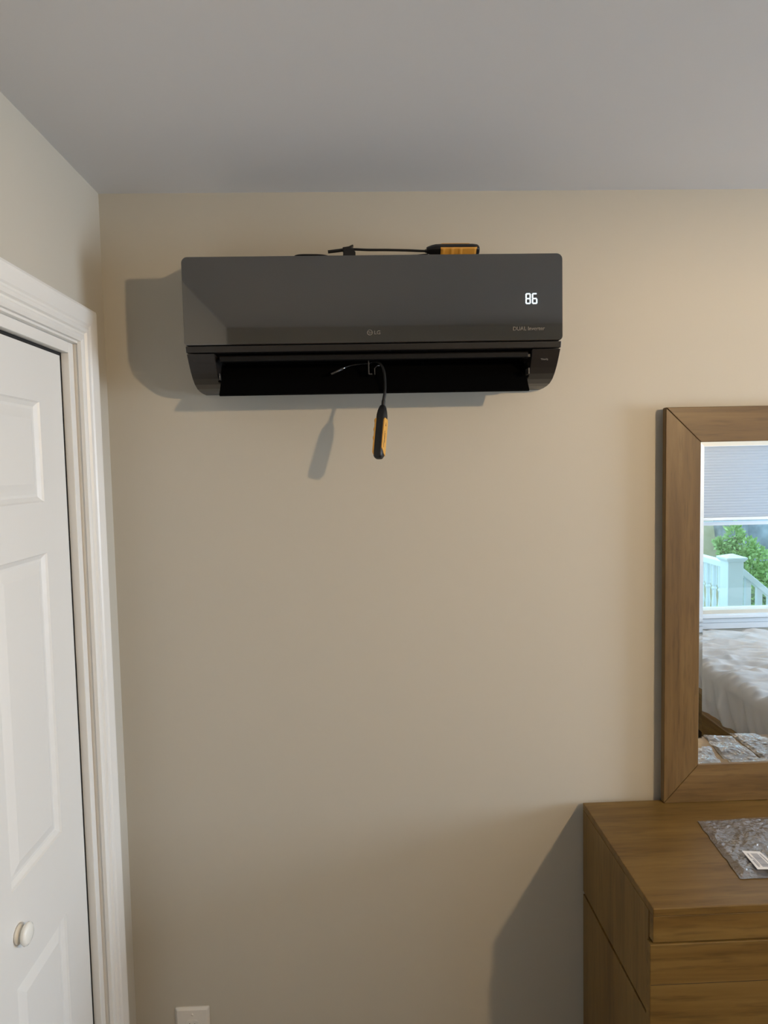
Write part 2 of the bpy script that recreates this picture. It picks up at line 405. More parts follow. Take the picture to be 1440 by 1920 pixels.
# ------------------------------------------------------------------ air conditioner
ac = empty('air_conditioner', (0.04, D, H + 0.184))
tag(ac, 'dark mirror-fronted split air conditioner mounted high on the wall', 'air conditioner')
AX0, AX1 = -0.378, 0.4575
bodyprof = [(D, H+0.492), (1.705, H+0.492), (1.680, H+0.487), (1.655, H+0.474), (1.635, H+0.4645), (1.620, H+0.4620), (1.572, H+0.4610), (1.572, H+0.2725), (1.553, H+0.2715), (1.557, H+0.258), (1.60, H+0.2575),
            (1.60, H+0.2535), (1.68, H+0.2535), (1.69, H+0.20), (D, H+0.186)]
bm = bmesh.new(); prism(bm, bodyprof, 'x', AX0 + 0.002, AX1 - 0.002)
build('housing', bm, M_body, ac, bevel=0.0015)
# glossy front panel
bm = bmesh.new()
o_ = rrect(AX0, AX1, H + 0.2735, H + 0.4625, (0.006, 0.009, 0.013, 0.013))
i_ = rrect(AX0 + 0.001, AX1 - 0.001, H + 0.2745, H + 0.4615, (0.005, 0.008, 0.012, 0.012))
rings(bm, [[(x, 1.572, z) for x, z in o_], [(x, 1.551, z) for x, z in o_], [(x, 1.550, z) for x, z in i_]])
fp = build('front_panel', bm, [M_panel, M_side], ac)
for p in fp.data.polygons:
    if abs(p.normal.y) < 0.5: p.material_index = 1
# end cheeks
cprof = [(1.557, 0.2555), (1.564, 0.247), (1.572, 0.237), (1.580, 0.228), (1.589, 0.219), (1.604, 0.207), (1.622, 0.1965), (1.645, 0.189), (1.671, 0.1855), (1.70, 0.184), (D, 0.184)]
def cheek(xo, xi_t, xi_b, bulge):
    bm = bmesh.new(); A = []; B = []
    n = len(cprof)
    for i, (y, z) in enumerate(cprof):
        f = (0.2555 - z) / 0.0715
        xi = xi_t + (xi_b - xi_t)*f + bulge*max(0, math.sin(math.pi*min(1, f*1.0)))*0.5
        A.append((xo, y, H + z)); B.append((xi, y, H + z))
    A += [(xo, D, H + 0.2535), ]; B += [(xi_t, D, H + 0.2535)]
    rings(bm, [A, B]); return bm
build('side_cap', cheek(AX0 + 0.003, -0.3145, -0.3165, 0.0), M_body, ac, bevel=0.0012)
rc = build('side_cap', cheek(AX1 - 0.003, 0.3912, 0.396, 0.0), M_body, ac, bevel=0.0012)
# outlet recess
def cav():
    bm = bmesh.new()
    box(bm, -0.3135, 0.3905, 1.715, D - 0.001, H + 0.186, H + 0.2535)       # back
    box(bm, -0.3135, 0.3905, 1.64, D - 0.001, H + 0.1845, H + 0.1865)
    box(bm, -0.3135, 0.3905, 1.586, 1.700, H + 0.2490, H + 0.2570)
    box(bm, -0.3185, -0.3155, 1.61, D - 0.002, H + 0.20, H + 0.2545)
    box(bm, 0.3925, 0.3955, 1.61, D - 0.002, H + 0.20, H + 0.2545)
    return bm
build('air_outlet', cav(), M_cav, ac)
build('outlet_lip', boxes((-0.306, 0.384, 1.566, 1.585, H + 0.2395, H + 0.2515)), M_slot, ac, bevel=0.002)
# louver blade hanging open
bm = bmesh.new()
fr_ = [(1.640, 0.243), (1.628, 0.226), (1.614, 0.208), (1.602, 0.192), (1.591, 0.178), (1.583, 0.1685)]
bk_ = [(y + 0.005, z - 0.003) for y, z in fr_]
pp = [(y, H + z) for y, z in fr_ + bk_[::-1]]
prism(bm, pp, 'x', -0.3125, 0.3905)
lv = build('louver', bm, M_vane, ac, bevel=0.001)
for xx in (0.379, 0.3865):
    pass
M_pin = mat('grey pin plastic', (0.03, 0.03, 0.03), 0.3)
build('hinge_pin', boxes((0.3825, 0.3895, 1.570, 1.60, H + 0.2405, H + 0.247)), M_pin, ac, bevel=0.0006)
build('hinge_pin', boxes((0.385, 0.3885, 1.572, 1.60, H + 0.203, H + 0.2165)), M_pin, ac, bevel=0.0006)
bm = bmesh.new(); box(bm, -0.3115, -0.3095, 1.585, 1.60, H + 0.202, H + 0.216)
build('hinge_pin', bm, mat('grey pin plastic', (0.03, 0.03, 0.03), 0.3), ac, bevel=0.0006)
# lit digits 8 and 6
disp = empty('display', (0.387 - 0.04, 1.5495 - D, (0.364) - 0.184)); disp.parent = ac
disp['label'] = 'lit white temperature display reading 86'
def seg_digit(x, on):
    W_, H_, t = 0.0118, 0.0236, 0.0027
    c = H + 0.3645
    x0, x1 = x - W_/2, x + W_/2; z0, z1 = c - H_/2, c + H_/2
    segs = {'a': (x0+0.0015, x1-0.0015, z1-t, z1), 'g': (x0+0.0015, x1-0.0015, c-t/2, c+t/2), 'd': (x0+0.0015, x1-0.0015, z0, z0+t),
            'f': (x0, x0+t, c+0.0006, z1-0.0015), 'b': (x1-t, x1, c+0.0006, z1-0.0015), 'e': (x0, x0+t, z0+0.0015, c-0.0006), 'c': (x1-t, x1, z0+0.0015, c-0.0006)}
    bm = bmesh.new()
    for s in on:
        a, b, cc, d = segs[s]; box(bm, a, b, 1.5492, 1.5498, cc, d)
    bmesh.ops.transform(bm, matrix=Matrix(), verts=bm.verts)
    return bm
def text(body, size, loc, m_, parent, name, depth=0.0002, rot=(math.pi/2, 0, 0), align='LEFT', sx=1.0, M4=None):
    cu = bpy.data.curves.new(name, 'FONT'); cu.body = body; cu.size = size; cu.extrude = depth; cu.align_x = align
    to = bpy.data.objects.new(name + '_tmp', cu); sc.collection.objects.link(to)
    bpy.context.view_layer.update()
    me = bpy.data.meshes.new_from_object(to.evaluated_get(bpy.context.evaluated_depsgraph_get()))
    bpy.data.objects.remove(to)
    me.transform(Matrix.Diagonal((sx, 1, 1, 1)))
    if M4 is None:
        from mathutils import Euler
        M4 = Matrix.Translation(loc) @ Euler(rot).to_matrix().to_4x4()
    me.transform(M4)
    bm = bmesh.new(); bm.from_mesh(me)
    return build(name, bm, m_, parent)
build('digit', seg_digit(0.3803, 'abcdefg'), M_lit, disp)
build('digit', seg_digit(0.3948, 'acdefg'), M_lit, disp)
# printed badges
bm = bmesh.new()
cx, cz = 0.0285, H + 0.2955
rs = []
def ringpts(r, y, n=28): return [(cx + r*math.cos(2*math.pi*i/n), y, cz + r*math.sin(2*math.pi*i/n)) for i in range(n)]
a = [bm.verts.new(p) for p in ringpts(0.0062, 1.5496)]; b = [bm.verts.new(p) for p in ringpts(0.0050, 1.5496)]
for i in range(28): bm.faces.new((a[i], a[(i+1) % 28], b[(i+1) % 28], b[i]))
box(bm, cx - 0.0012, cx - 0.0002, 1.5494, 1.5498, cz - 0.0024, cz + 0.003)
box(bm, cx - 0.0012, cx + 0.0018, 1.5494, 1.5498, cz - 0.0032, cz - 0.0022)
box(bm, cx + 0.0005, cx + 0.0050, 1.5494, 1.5498, cz - 0.0004, cz + 0.0004)
box(bm, cx - 0.0036, cx - 0.0022, 1.5494, 1.5498, cz + 0.0014, cz + 0.0028)
build('logo', bm, M_print, ac)
text('LG', 0.0115, (0.0375, 1.5496, H + 0.2915), M_print, ac, 'lettering', sx=1.05)
text('DUAL Inverter', 0.0118, (0.3455, 1.5496, H + 0.2955), M_print, ac, 'lettering', sx=0.98)
text('ThinQ', 0.0072, (0.4130, 1.5672, H + 0.2325), M_print2, ac, 'lettering', sx=0.85, rot=(math.pi/2 - 0.7, 0, 0))

# ------------------------------------------------------------------ air probes
def probe_body(parent, M4):
    """hand-held probe in local axes: length along -z from 0 to -0.123, yellow face +x, thickness x, width y"""
    Lh = 0.123
    secs = [(0.000, 0.0055, 0.0055), (0.004, 0.0072, 0.0072), (0.012, 0.0092, 0.0098), (0.022, 0.0104, 0.0118), (0.034, 0.0106, 0.0121), (0.080, 0.0106, 0.0121),
            (0.108, 0.0106, 0.0119), (0.117, 0.0100, 0.0110), (0.1215, 0.0080, 0.0086), (Lh, 0.0056, 0.0060)]
    bm = bmesh.new(); rs = []
    for d, hx, hy in secs:
        r = min(hx, hy)*0.55
        rs.append([M4 @ Vector((x, y, -d)) for x, y in rrect(-hx, hx, -hy, hy, r, 4)])
    rings(bm, rs)
    b = build('body', bm, M_rub, parent, smooth=True)
    md = b.modifiers.new('edge', 'EDGE_SPLIT'); md.split_angle = math.radians(50)
    # front yellow plate: slim plate wrapping the front face
    bm = bmesh.new(); o_ = []; i_ = []
    out = [(-0.0115, -0.036), (-0.0115, -0.100), (-0.0075, -0.104), (0.000, -0.1095), (0.0105, -0.1150), (0.0115, -0.112), (0.0115, -0.036), (0.0090, -0.0305), (-0.0085, -0.0305)]
    lo = [M4 @ Vector((0.0085, y, z)) for y, z in out]; mi = [M4 @ Vector((0.0109, y, z)) for y, z in out]
    cx_, cz_ = 0, -0.07
    hi = [M4 @ Vector((0.0114, y*0.95, cz_ + (z-cz_)*0.98)) for y, z in out]
    for a_ in (lo,):
        for k_ in range(len(a_)):
            y, z = out[k_]; a_[k_] = M4 @ Vector((0.0085, y*1.0, z))
            mi[k_] = M4 @ Vector((0.0109, y*1.0, z))
    rings(bm, [lo, mi, hi])
    fp_ = build('face_plate', bm, M_yel, parent, bevel=0.0006)
    # rear grip with finger ridges
    bm = bmesh.new(); rs = []
    for i in range(41):
        t = i/40; d = 0.032 + t*0.084
        b_ = 0.0016*max(0, math.sin(t*math.pi*2*4.2)) if t < 0.72 else 0
        hy = 0.0108
        x1 = -0.0128 - b_
        if t > 0.93: x1 += (t-0.93)*0.05
        rs.append([M4 @ Vector(p) for p in ((-0.0085, -hy, -d), (-0.0085, hy, -d), (x1 + 0.0022, hy, -d), (x1, hy*0.8, -d), (x1, -hy*0.8, -d), (x1 + 0.0022, -hy, -d))])
    rings(bm, rs)
    g_ = build('grip', bm, M_yel, parent, smooth=False)
    return fp_
# hanging probe
pr = empty('air_probe', (0.05, 1.56, H + 0.134))
tag(pr, 'black and yellow temperature probe dangling below the air conditioner outlet', 'temperature probe')
top = Vector((0.0545, 1.565, H + 0.136)); bot = Vector((0.040, 1.531, H + 0.009))
zax = (top - bot).normalized()
yaw = math.radians(-22)
xax = Vector((math.cos(yaw), math.sin(yaw), 0)); xax = (xax - zax*xax.dot(zax)).normalized(); yax = zax.cross(xax)
Mh = Matrix(((xax.x, yax.x, zax.x, top.x), (xax.y, yax.y, zax.y, top.y), (xax.z, yax.z, zax.z, top.z), (0, 0, 0, 1)))
probe_body(pr, Mh)
bm = bmesh.new()
for (za, zb, ya, yb) in ((-0.0415, -0.0425, -0.004, 0.001), (-0.0445, -0.0485, -0.003, 0.0005), (-0.0600, -0.0985, -0.0052, -0.0034), (-0.0645, -0.0680, -0.0005, 0.0005), (-0.0695, -0.0790, -0.0005, 0.0005), (-0.080, -0.087, -0.0005, 0.0005)):
    q_ = [(ya, za), (yb, za), (yb, zb), (ya, zb)]
    rings(bm, [[Mh @ Vector((0.0108, y, z)) for y, z in q_], [Mh @ Vector((0.01165, y, z)) for y, z in q_]])
build('printing', bm, M_ink, pr)
bm = bmesh.new()
tube(bm, [(0.0545, 1.565, H+0.133), (0.0565, 1.568, H+0.150), (0.0600, 1.572, H+0.168), (0.0610, 1.580, H+0.190), (0.0600, 1.588, H+0.212), (0.0560, 1.592, H+0.226), (0.0480, 1.596, H+0.236), (0.038, 1.605, H+0.240), (0.028, 1.615, H+0.238)],
     lambda t: 0.0042 if t < 0.12 else (0.0034 if t < 0.25 else 0.0030), 12)
build('cable', bm, M_cable, pr, smooth=True)
bm = bmesh.new()
box(bm, 0.0235, 0.0262, 1.588, 1.600, H + 0.210, H + 0.2400)
box(bm, 0.0255, 0.0330, 1.588, 1.600, H + 0.2085, H + 0.2115)
box(bm, 0.0375, 0.0390, 1.586, 1.600, H + 0.208, H + 0.224)
tube(bm, [(0.0375, 1.590, H+0.222), (0.044, 1.588, H+0.228), (0.050, 1.592, H+0.2290)], 0.0012, 8)
build('clip', bm, mat('dark grey clip', (0.022, 0.022, 0.024), 0.35), pr, bevel=0.0005)
bm = bmesh.new()
tube(bm, [(-0.0600, 1.585, H + 0.2110), (-0.034, 1.592, H + 0.2235)], 0.0026, 10, 1)
build('sensor_sleeve', bm, mat('matte sensor sleeve', (0.03, 0.03, 0.03), 0.35), pr, smooth=True)
bm = bmesh.new()
tube(bm, [(-0.036, 1.5915, H + 0.2225), (-0.028, 1.594, H + 0.2268)], 0.0022, 10, 1)
build('sensor_tip', bm, M_steel, pr, smooth=True)
bm = bmesh.new()
tube(bm, [(-0.028, 1.594, H+0.2268), (-0.015, 1.603, H+0.232), (0.005, 1.612, H+0.236), (0.026, 1.612, H+0.237)], 0.0014, 8)
build('lead', bm, M_cable, pr, smooth=True)

# probe lying on top
pt = empty('air_probe', (0.2248, 1.6556, H + 0.4854))
tag(pt, 'black and yellow temperature probe lying on top of the air conditioner', 'temperature probe')
# local z points to the left end (cable end), yellow rear grip faces the camera
c0 = Vector((0.1655, 1.640, H + 0.4990)); c1 = Vector((0.2925, 1.638, H + 0.4980))
zax = (c0 - c1).normalized()
# grip (-x local) faces the camera and slightly down
xax = Vector((0, 0.75, 0.66)); xax = (xax - zax*xax.dot(zax)).normalized(); yax = zax.cross(xax)
Mt = Matrix(((xax.x, yax.x, zax.x, c0.x), (xax.y, yax.y, zax.y, c0.y), (xax.z, yax.z, zax.z, c0.z), (0, 0, 0, 1)))
probe_body(pt, Mt)
bm = bmesh.new()
tube(bm, [(0.1717, 1.6393, H + 0.4967), (0.1533, 1.6393, H + 0.4972), (0.1226, 1.6393, H + 0.4987), (0.0715, 1.6393, H + 0.5003), (0.0307, 1.6393, H + 0.5008), (0.0000, 1.6393, H + 0.5023), (-0.0123, 1.6393, H + 0.5018)],
     lambda t: 0.0040 if t < 0.10 else 0.0028, 12)
build('cable', bm, M_cable, pt, smooth=True)
bm = bmesh.new()
prism(bm, [(-0.0271, H + 0.4732), (-0.0281, H + 0.4844), (-0.0266, H + 0.4977), (-0.0061, H + 0.5008), (0.0010, H + 0.4936), (0.0010, H + 0.4732)], 'y', 1.627, 1.651)
prism(bm, [(-0.0286, H + 0.4967), (-0.0286, H + 0.5054), (-0.0143, H + 0.5074), (-0.0056, H + 0.5115), (-0.0031, H + 0.5100), (-0.0077, H + 0.5038), (-0.0077, H + 0.4967)], 'y', 1.631, 1.647)
build('clip', bm, M_rub, pt, bevel=0.0015)
bm = bmesh.new()
tube(bm, [(-0.0623, 1.6372, H + 0.4967), (-0.0460, 1.6383, H + 0.4987), (-0.0245, 1.6383, H + 0.5013)], 0.0037, 12, 4)
build('sensor_sleeve', bm, M_cable, pt, smooth=True)
bm = bmesh.new()
tube(bm, [(-0.1482, 1.6393, H + 0.4768), (-0.1349, 1.6372, H + 0.4885), (-0.1022, 1.6372, H + 0.4900), (-0.0715, 1.6383, H + 0.4885), (-0.0460, 1.6403, H + 0.4814), (0.0000, 1.6536, H + 0.4768), (0.0818, 1.6577, H + 0.4773), (0.1124, 1.6536, H + 0.4814), (0.1431, 1.6413, H + 0.4870), (0.1686, 1.6393, H + 0.4895)], 0.0022, 8)
build('lead', bm, M_cable, pt, smooth=True)

# ------------------------------------------------------------------ mirror
mr = empty('dresser_mirror', (1.32, 1.72, H - 0.874))
tag(mr, 'brown wood framed wall mirror standing on the dresser top', 'mirror')
MX0, MX1, MZ0, MZ1, MY = 0.7600, 1.885, H - 0.8770, H + 0.132, 1.702
IX0, IX1, IZ0, IZ1 = 0.8485, 1.796, H - 0.7785, H + 0.0450
def rail(pts, m_, name):
    bm = bmesh.new()
    rings(bm, [[(x, MY + 0.020, z) for x, z in pts], [(x, MY, z) for x, z in pts]])
    return build(name, bm, m_, mr, bevel=0.0012)
g = 0.0007
rail([(MX0, MZ0 + g*1.4), (IX0, IZ0 + g), (IX0, IZ1 - g), (MX0, MZ1 - g*1.4)], F_z, 'stile')
rail([(MX1, MZ1 - g*1.4), (IX1, IZ1 - g), (IX1, IZ0 + g), (MX1, MZ0 + g*1.4)], F_z, 'stile')
rail([(MX0 + g, MZ1), (IX0 + g*.3, IZ1 + g*.3), (IX1 - g*.3, IZ1 + g*.3), (MX1 - g, MZ1)], F_x, 'top_rail')
rail([(MX1 - g, MZ0), (IX1 - g*.3, IZ0 - g*.3), (IX0 + g*.3, IZ0 - g*.3), (MX0 + g, MZ0)], F_x, 'bottom_rail')
build('backing', boxes((MX0 + 0.01, MX1 - 0.01, MY + 0.0165, MY + 0.0195, MZ0 + 0.004, MZ1 - 0.01)), M_groove, mr)
# glass with bevelled border
bw = 0.0105
bm = bmesh.new()
def rp(x0, x1, z0, z1, y): return [(x0, y, z0), (x1, y, z0), (x1, y, z1), (x0, y, z1)]
rings(bm, [rp(IX0 - .004, IX1 + .004, IZ0 - .004, IZ1 + .004, MY + 0.0160), rp(IX0 - .004, IX1 + .004, IZ0 - .004, IZ1 + .004, MY + 0.0055), rp(IX0 - .0, IX1 + .0, IZ0 - .0, IZ1 + .0, MY + 0.00455), rp(IX0 + bw, IX1 - bw, IZ0 + bw, IZ1 - bw, MY + 0.0042)])
build('glass', bm, M_mirror, mr)

# ------------------------------------------------------------------ dresser
dr = empty('dresser', (1.30, 1.5, 0))
tag(dr, 'brown wooden dresser in the corner at lower right, under the mirror', 'dresser')
TZ = H - 0.8775; DX0, DX1, DY0, DY1 = 0.5593, 2.10, 1.290, 1.7225
bm = bmesh.new(); box(bm, DX0 - 0.003, DX1, DY0, DY1, TZ - 0.0165, TZ)
build('top', bm, W_x, dr, bevel=0.0018)
SB = TZ - 0.0175
bm = bmesh.new(); box(bm, DX0 - 0.003, DX0 + 0.018, DY0 + 0.022, DY1 - 0.001, H - 1.1135, SB)
build('side_panel', bm, W_z, dr, bevel=0.0012)
bm = bmesh.new(); box(bm, DX0 - 0.003, DX0 + 0.018, DY0 + 0.022, DY1 - 0.001, 0.10, H - 1.1215)
build('side_panel', bm, W_z, dr, bevel=0.0012)
build('carcass', boxes((DX0 + 0.004, DX1 - 0.02, DY0 + 0.021, DY1 - 0.004, 0.11, SB)), M_groove, dr)
bm = bmesh.new(); box(bm, DX1 - 0.02, DX1, DY0 + 0.022, DY1 - 0.001, 0.10, SB)
build('side_panel', bm, W_z, dr, bevel=0.0012)
build('apron_rail', boxes((DX0 - 0.002, DX1, DY0 + 0.002, DY0 + 0.021, TZ - 0.0715, SB)), W_x, dr, bevel=0.001)
zt = TZ - 0.0745; xm = (DX0 + DX1)/2
for r_ in range(3):
    h = (zt - 0.10)/3
    for (xa, xb) in ((DX0 - 0.0085, xm - 0.0015), (xm + 0.0015, DX1)):
        d_ = build('drawer_front', boxes((xa, xb, DY0 - 0.000, DY0 + 0.020, zt - h*(r_+1) + 0.003, zt - h*r_)), W_x, dr, bevel=0.0012)
        if r_ == 0: 
            build('seam', boxes((xa + 0.001, xb - 0.001, DY0 - 0.0003, DY0 + 0.002, zt - 0.0835, zt - 0.0825)), M_groove, d_)
for sx in (DX0 + 0.03, DX1 - 0.03):
    for sy in (DY0 + 0.04, DY1 - 0.04):
        build('leg', boxes((sx - 0.022, sx + 0.022, sy - 0.022, sy + 0.022, 0, 0.105)), W_z, dr, bevel=0.002)

# ------------------------------------------------------------------ plastic bags on the dresser
def film(name, quad, seed, label, amp=0.0075, nx=150, ny=120, group=None):
    """quad: corners (x,y) front-left, front-right, back-right, back-left"""
    rnd = Vector((seed*3.1, seed*1.7, 0)); bm = bmesh.new(); g_ = []
    for j in range(ny + 1):
        row = []
        for i in range(nx + 1):
            u, v = i/nx, j/ny
            a = Vector(quad[0]).lerp(Vector(quad[1]), u); b = Vector(quad[3]).lerp(Vector(quad[2]), u); p = a.lerp(b, v)
            e = 0.004*noise.noise(Vector((u*9, v*9, seed))) 
            q = Vector((p.x*16, p.y*16, 0)) + rnd
            hgt = amp*(0.55 + 0.9*noise.noise(q)) + amp*0.6*abs(noise.noise(q*2.3)) + amp*0.45*abs(noise.noise(q*4.6)) + amp*0.15*abs(noise.noise(q*11.0))
            edge = min(u, 1-u, v, 1-v)*14
            hgt = max(0.0008, hgt*min(1, edge + 0.12))
            row.append(bm.verts.new((p.x + e, p.y + e*0.7, TZ + 0.0006 + hgt)))
        g_.append(row)
    for j in range(ny):
        for i in range(nx): bm.faces.new((g_[j][i], g_[j][i+1], g_[j+1][i+1], g_[j+1][i]))
    c = sum((Vector(q) for q in quad), Vector((0, 0)))/4
    o = build(name, bm, M_film, smooth=True, loc=(c.x, c.y, TZ))
    tag(o, label, 'plastic bag'); return o
bag = film('plastic_bag', [(0.776, 1.372), (1.055, 1.372), (0.985, 1.615), (0.800, 1.609)], 1.0, 'clear plastic bag with a white barcode label lying on the dresser')
bag2 = film('plastic_bag', [(1.075, 1.285), (1.155, 1.30), (1.15, 1.56), (1.03, 1.56)], 2.3, 'crumpled clear bag holding screws, seen in the mirror on the left')
bag3 = film('plastic_bag', [(1.165, 1.278), (1.245, 1.285), (1.30, 1.53), (1.155, 1.53)], 4.1, 'narrow flat clear bag seen in the mirror to the right of the crumpled one')
# sticker on first bag
def quadbox(bm, q, z0, z1):
    rings(bm, [[(x, y, z0) for x, y in q], [(x, y, z1) for x, y in q]])
lb = bmesh.new(); zz = TZ + 0.0105
q = [(0.825, 1.390), (0.872, 1.386), (0.868, 1.455), (0.828, 1.461)]
q = [(0.822, 1.388), (0.868, 1.386), (0.865, 1.453), (0.828, 1.459)]
quadbox(lb, q, zz, zz + 0.0004)
sticker = build('sticker', lb, M_label, bag); sticker['label'] = 'white barcode sticker'
def bil(u, v):
    a = Vector(q[0]).lerp(Vector(q[1]), u); b = Vector(q[3]).lerp(Vector(q[2]), u); return a.lerp(b, v)
bm = bmesh.new()
random.seed(3)
v = 0.12
while v < 0.86:
    t = random.choice((0.012, 0.02, 0.03))
    quadbox(bm, [bil(0.34, v), bil(0.72, v), bil(0.72, v + t), bil(0.34, v + t)], zz + 0.0003, zz + 0.0006)
    v += t + random.choice((0.012, 0.02))
for (ua, ub, va, vb) in ((0.13, 0.22, 0.12, 0.50), (0.13, 0.22, 0.56, 0.84), (0.80, 0.87, 0.12, 0.84), (0.24, 0.28, 0.2, 0.6)):
    v = va
    while v < vb:
        quadbox(bm, [bil(ua, v), bil(ub, v), bil(ub, v + 0.02), bil(ua, v + 0.02)], zz + 0.0003, zz + 0.0006); v += 0.033
build('barcode', bm, M_bar, sticker)
# hardware in the small bag
bm = bmesh.new()
lathe(bm, [(0, 0), (0.006, 0), (0.006, 0.004), (0, 0.004)], 6, Matrix.Translation((1.09, 1.40, TZ + 0.001)))
tag(build('bolt', bm, M_bolt, loc=(1.09, 1.40, TZ + 0.001)), 'small grey bolt inside the crumpled bag seen in the mirror', 'bolt')

# ------------------------------------------------------------------ wall outlet
ou = empty('wall_outlet', (-0.4685, D, H - 1.45))
tag(ou, 'white wall outlet with cover plate low on the wall, cut by the photo bottom', 'wall outlet')
OX0, OX1, OZ1 = -0.513, -0.4245, H - 1.3945
OZ0 = OZ1 - 0.135; oc = (OX0 + OX1)/2
bm = bmesh.new()
rings(bm, [[(x, D, z) for x, z in rrect(OX0, OX1, OZ0, OZ1, 0.003, 3)], [(x, D - 0.003, z) for x, z in rrect(OX0, OX1, OZ0, OZ1, 0.003, 3)],
           [(x, D - 0.0075, z) for x, z in rrect(OX0 + 0.006, OX1 - 0.006, OZ0 + 0.006, OZ1 - 0.006, 0.003, 3)]])
build('cover_plate', bm, M_white, ou)
for cz_ in (OZ1 - 0.047, OZ1 - 0.088):
    bm = bmesh.new()
    rings(bm, [[(x, D - 0.0070, z) for x, z in rrect(oc - 0.0175, oc + 0.0175, cz_ - 0.0145, cz_ + 0.0145, 0.008, 5)], [(x, D - 0.0095, z) for x, z in rrect(oc - 0.0170, oc + 0.0170, cz_ - 0.014, cz_ + 0.014, 0.008, 5)]])
    rcp = build('receptacle', bm, M_white, ou)
    build('slots', boxes((oc - 0.0075, oc - 0.0055, D - 0.0098, D - 0.006, cz_ - 0.002, cz_ + 0.0075), (oc + 0.0055, oc + 0.0075, D - 0.0098, D - 0.006, cz_ - 0.001, cz_ + 0.0065)), M_slotd, rcp)
bm = bmesh.new()
lathe(bm, [(0, 0), (0.0034, 0), (0.003, 0.0014), (0, 0.0016)], 20, Matrix.Translation((oc + 0.001, D - 0.0072, OZ1 - 0.018)) @ Matrix.Rotation(math.radians(90), 4, 'X'))
build('screw', bm, M_white, ou, smooth=True)

# ------------------------------------------------------------------ ceiling lamp behind the photographer (its light throws the shadows)
lp = empty('ceiling_lamp', (1.36, -0.02, CEIL))
LX, LY, LZ = 1.36, -0.22, H + 0.41
lp.location = (LX, LY, CEIL)
tag(lp, 'nickel ceiling lamp with a bare warm bulb behind the photographer', 'ceiling lamp')
Mo = Matrix.Translation((LX, LY, 0))
bm = bmesh.new(); lathe(bm, [(0, CEIL), (0.06, CEIL), (0.06, CEIL - 0.015), (0.012, CEIL - 0.03), (0.012, LZ + 0.121), (0, LZ + 0.121)], 32, Mo)
build('canopy', bm, M_lamp, lp, smooth=False)
bm = bmesh.new(); lathe(bm, [(0, LZ + 0.122), (0.05, LZ + 0.120), (0.16, LZ + 0.082), (0.225, LZ + 0.042), (0.240, LZ + 0.030), (0.240, LZ + 0.027), (0.222, LZ + 0.034), (0.155, LZ + 0.070), (0.05, LZ + 0.105), (0, LZ + 0.108)], 48, Mo)
build('lamp_shade', bm, M_lamp, lp)
bm = bmesh.new(); bmesh.ops.create_icosphere(bm, subdivisions=3, radius=0.033, matrix=Matrix.Translation((LX, LY, LZ)))
build('bulb', bm, M_bulb, lp, smooth=True)
bm = bmesh.new(); lathe(bm, [(0, LZ - 0.066), (0.032, LZ - 0.065), (0.053, LZ - 0.058), (0.055, LZ - 0.058), (0.032, LZ - 0.068), (0, LZ - 0.070)], 40, Mo)
for a_ in range(3):
    ca, sa = math.cos(a_*2.094 + 0.3), math.sin(a_*2.094 + 0.3)
    tube(bm, [(LX + 0.053*ca, LY + 0.053*sa, LZ - 0.058), (LX + 0.053*ca, LY + 0.053*sa, LZ + 0.108)], 0.0012, 6, 1)
build('light_block_cup', bm, M_lamp, lp)  # unseen cup added under the bulb to keep its light off the bed
bm = bmesh.new(); lathe(bm, [(0, LZ + 0.033), (0.016, LZ + 0.033), (0.016, LZ + 0.107), (0, LZ + 0.107)], 20, Mo)
build('socket', bm, M_lamp, lp)

# ------------------------------------------------------------------ bed (seen in the mirror)
bed = empty('bed', (2.9, -0.3, 0))
tag(bed, 'bed with a wood side rail below the window, seen in the mirror', 'bed')
XE = 3.95
BX, BY0, BY1, BT = 1.90, YW + 0.06, 0.46, 0.615
build('mattress', boxes((BX + 0.02, XE - 0.01, BY0 + 0.01, BY1 - 0.02, 0.38, BT - 0.03)), M_sheet, bed, bevel=0.04, segs=4)
build('side_rail', boxes((BX - 0.075, BX - 0.028, BY0, BY1 + 0.01, 0.17, 0.395)), W_y, bed, bevel=0.004)
build('side_rail', boxes((BX - 0.028, XE, BY1 - 0.01, BY1 + 0.03, 0.17, 0.36)), W_x, bed, bevel=0.004)
build('slat_base', boxes((BX - 0.028, XE, BY0, BY1 - 0.01, 0.30, 0.36)), M_groove, bed)
for sx in (BX, XE - 0.07):
    for sy in (BY0 + 0.06, BY1 - 0.06): build('leg', boxes((sx - 0.03, sx + 0.03, sy - 0.03, sy + 0.03, 0, 0.30)), W_z, bed)
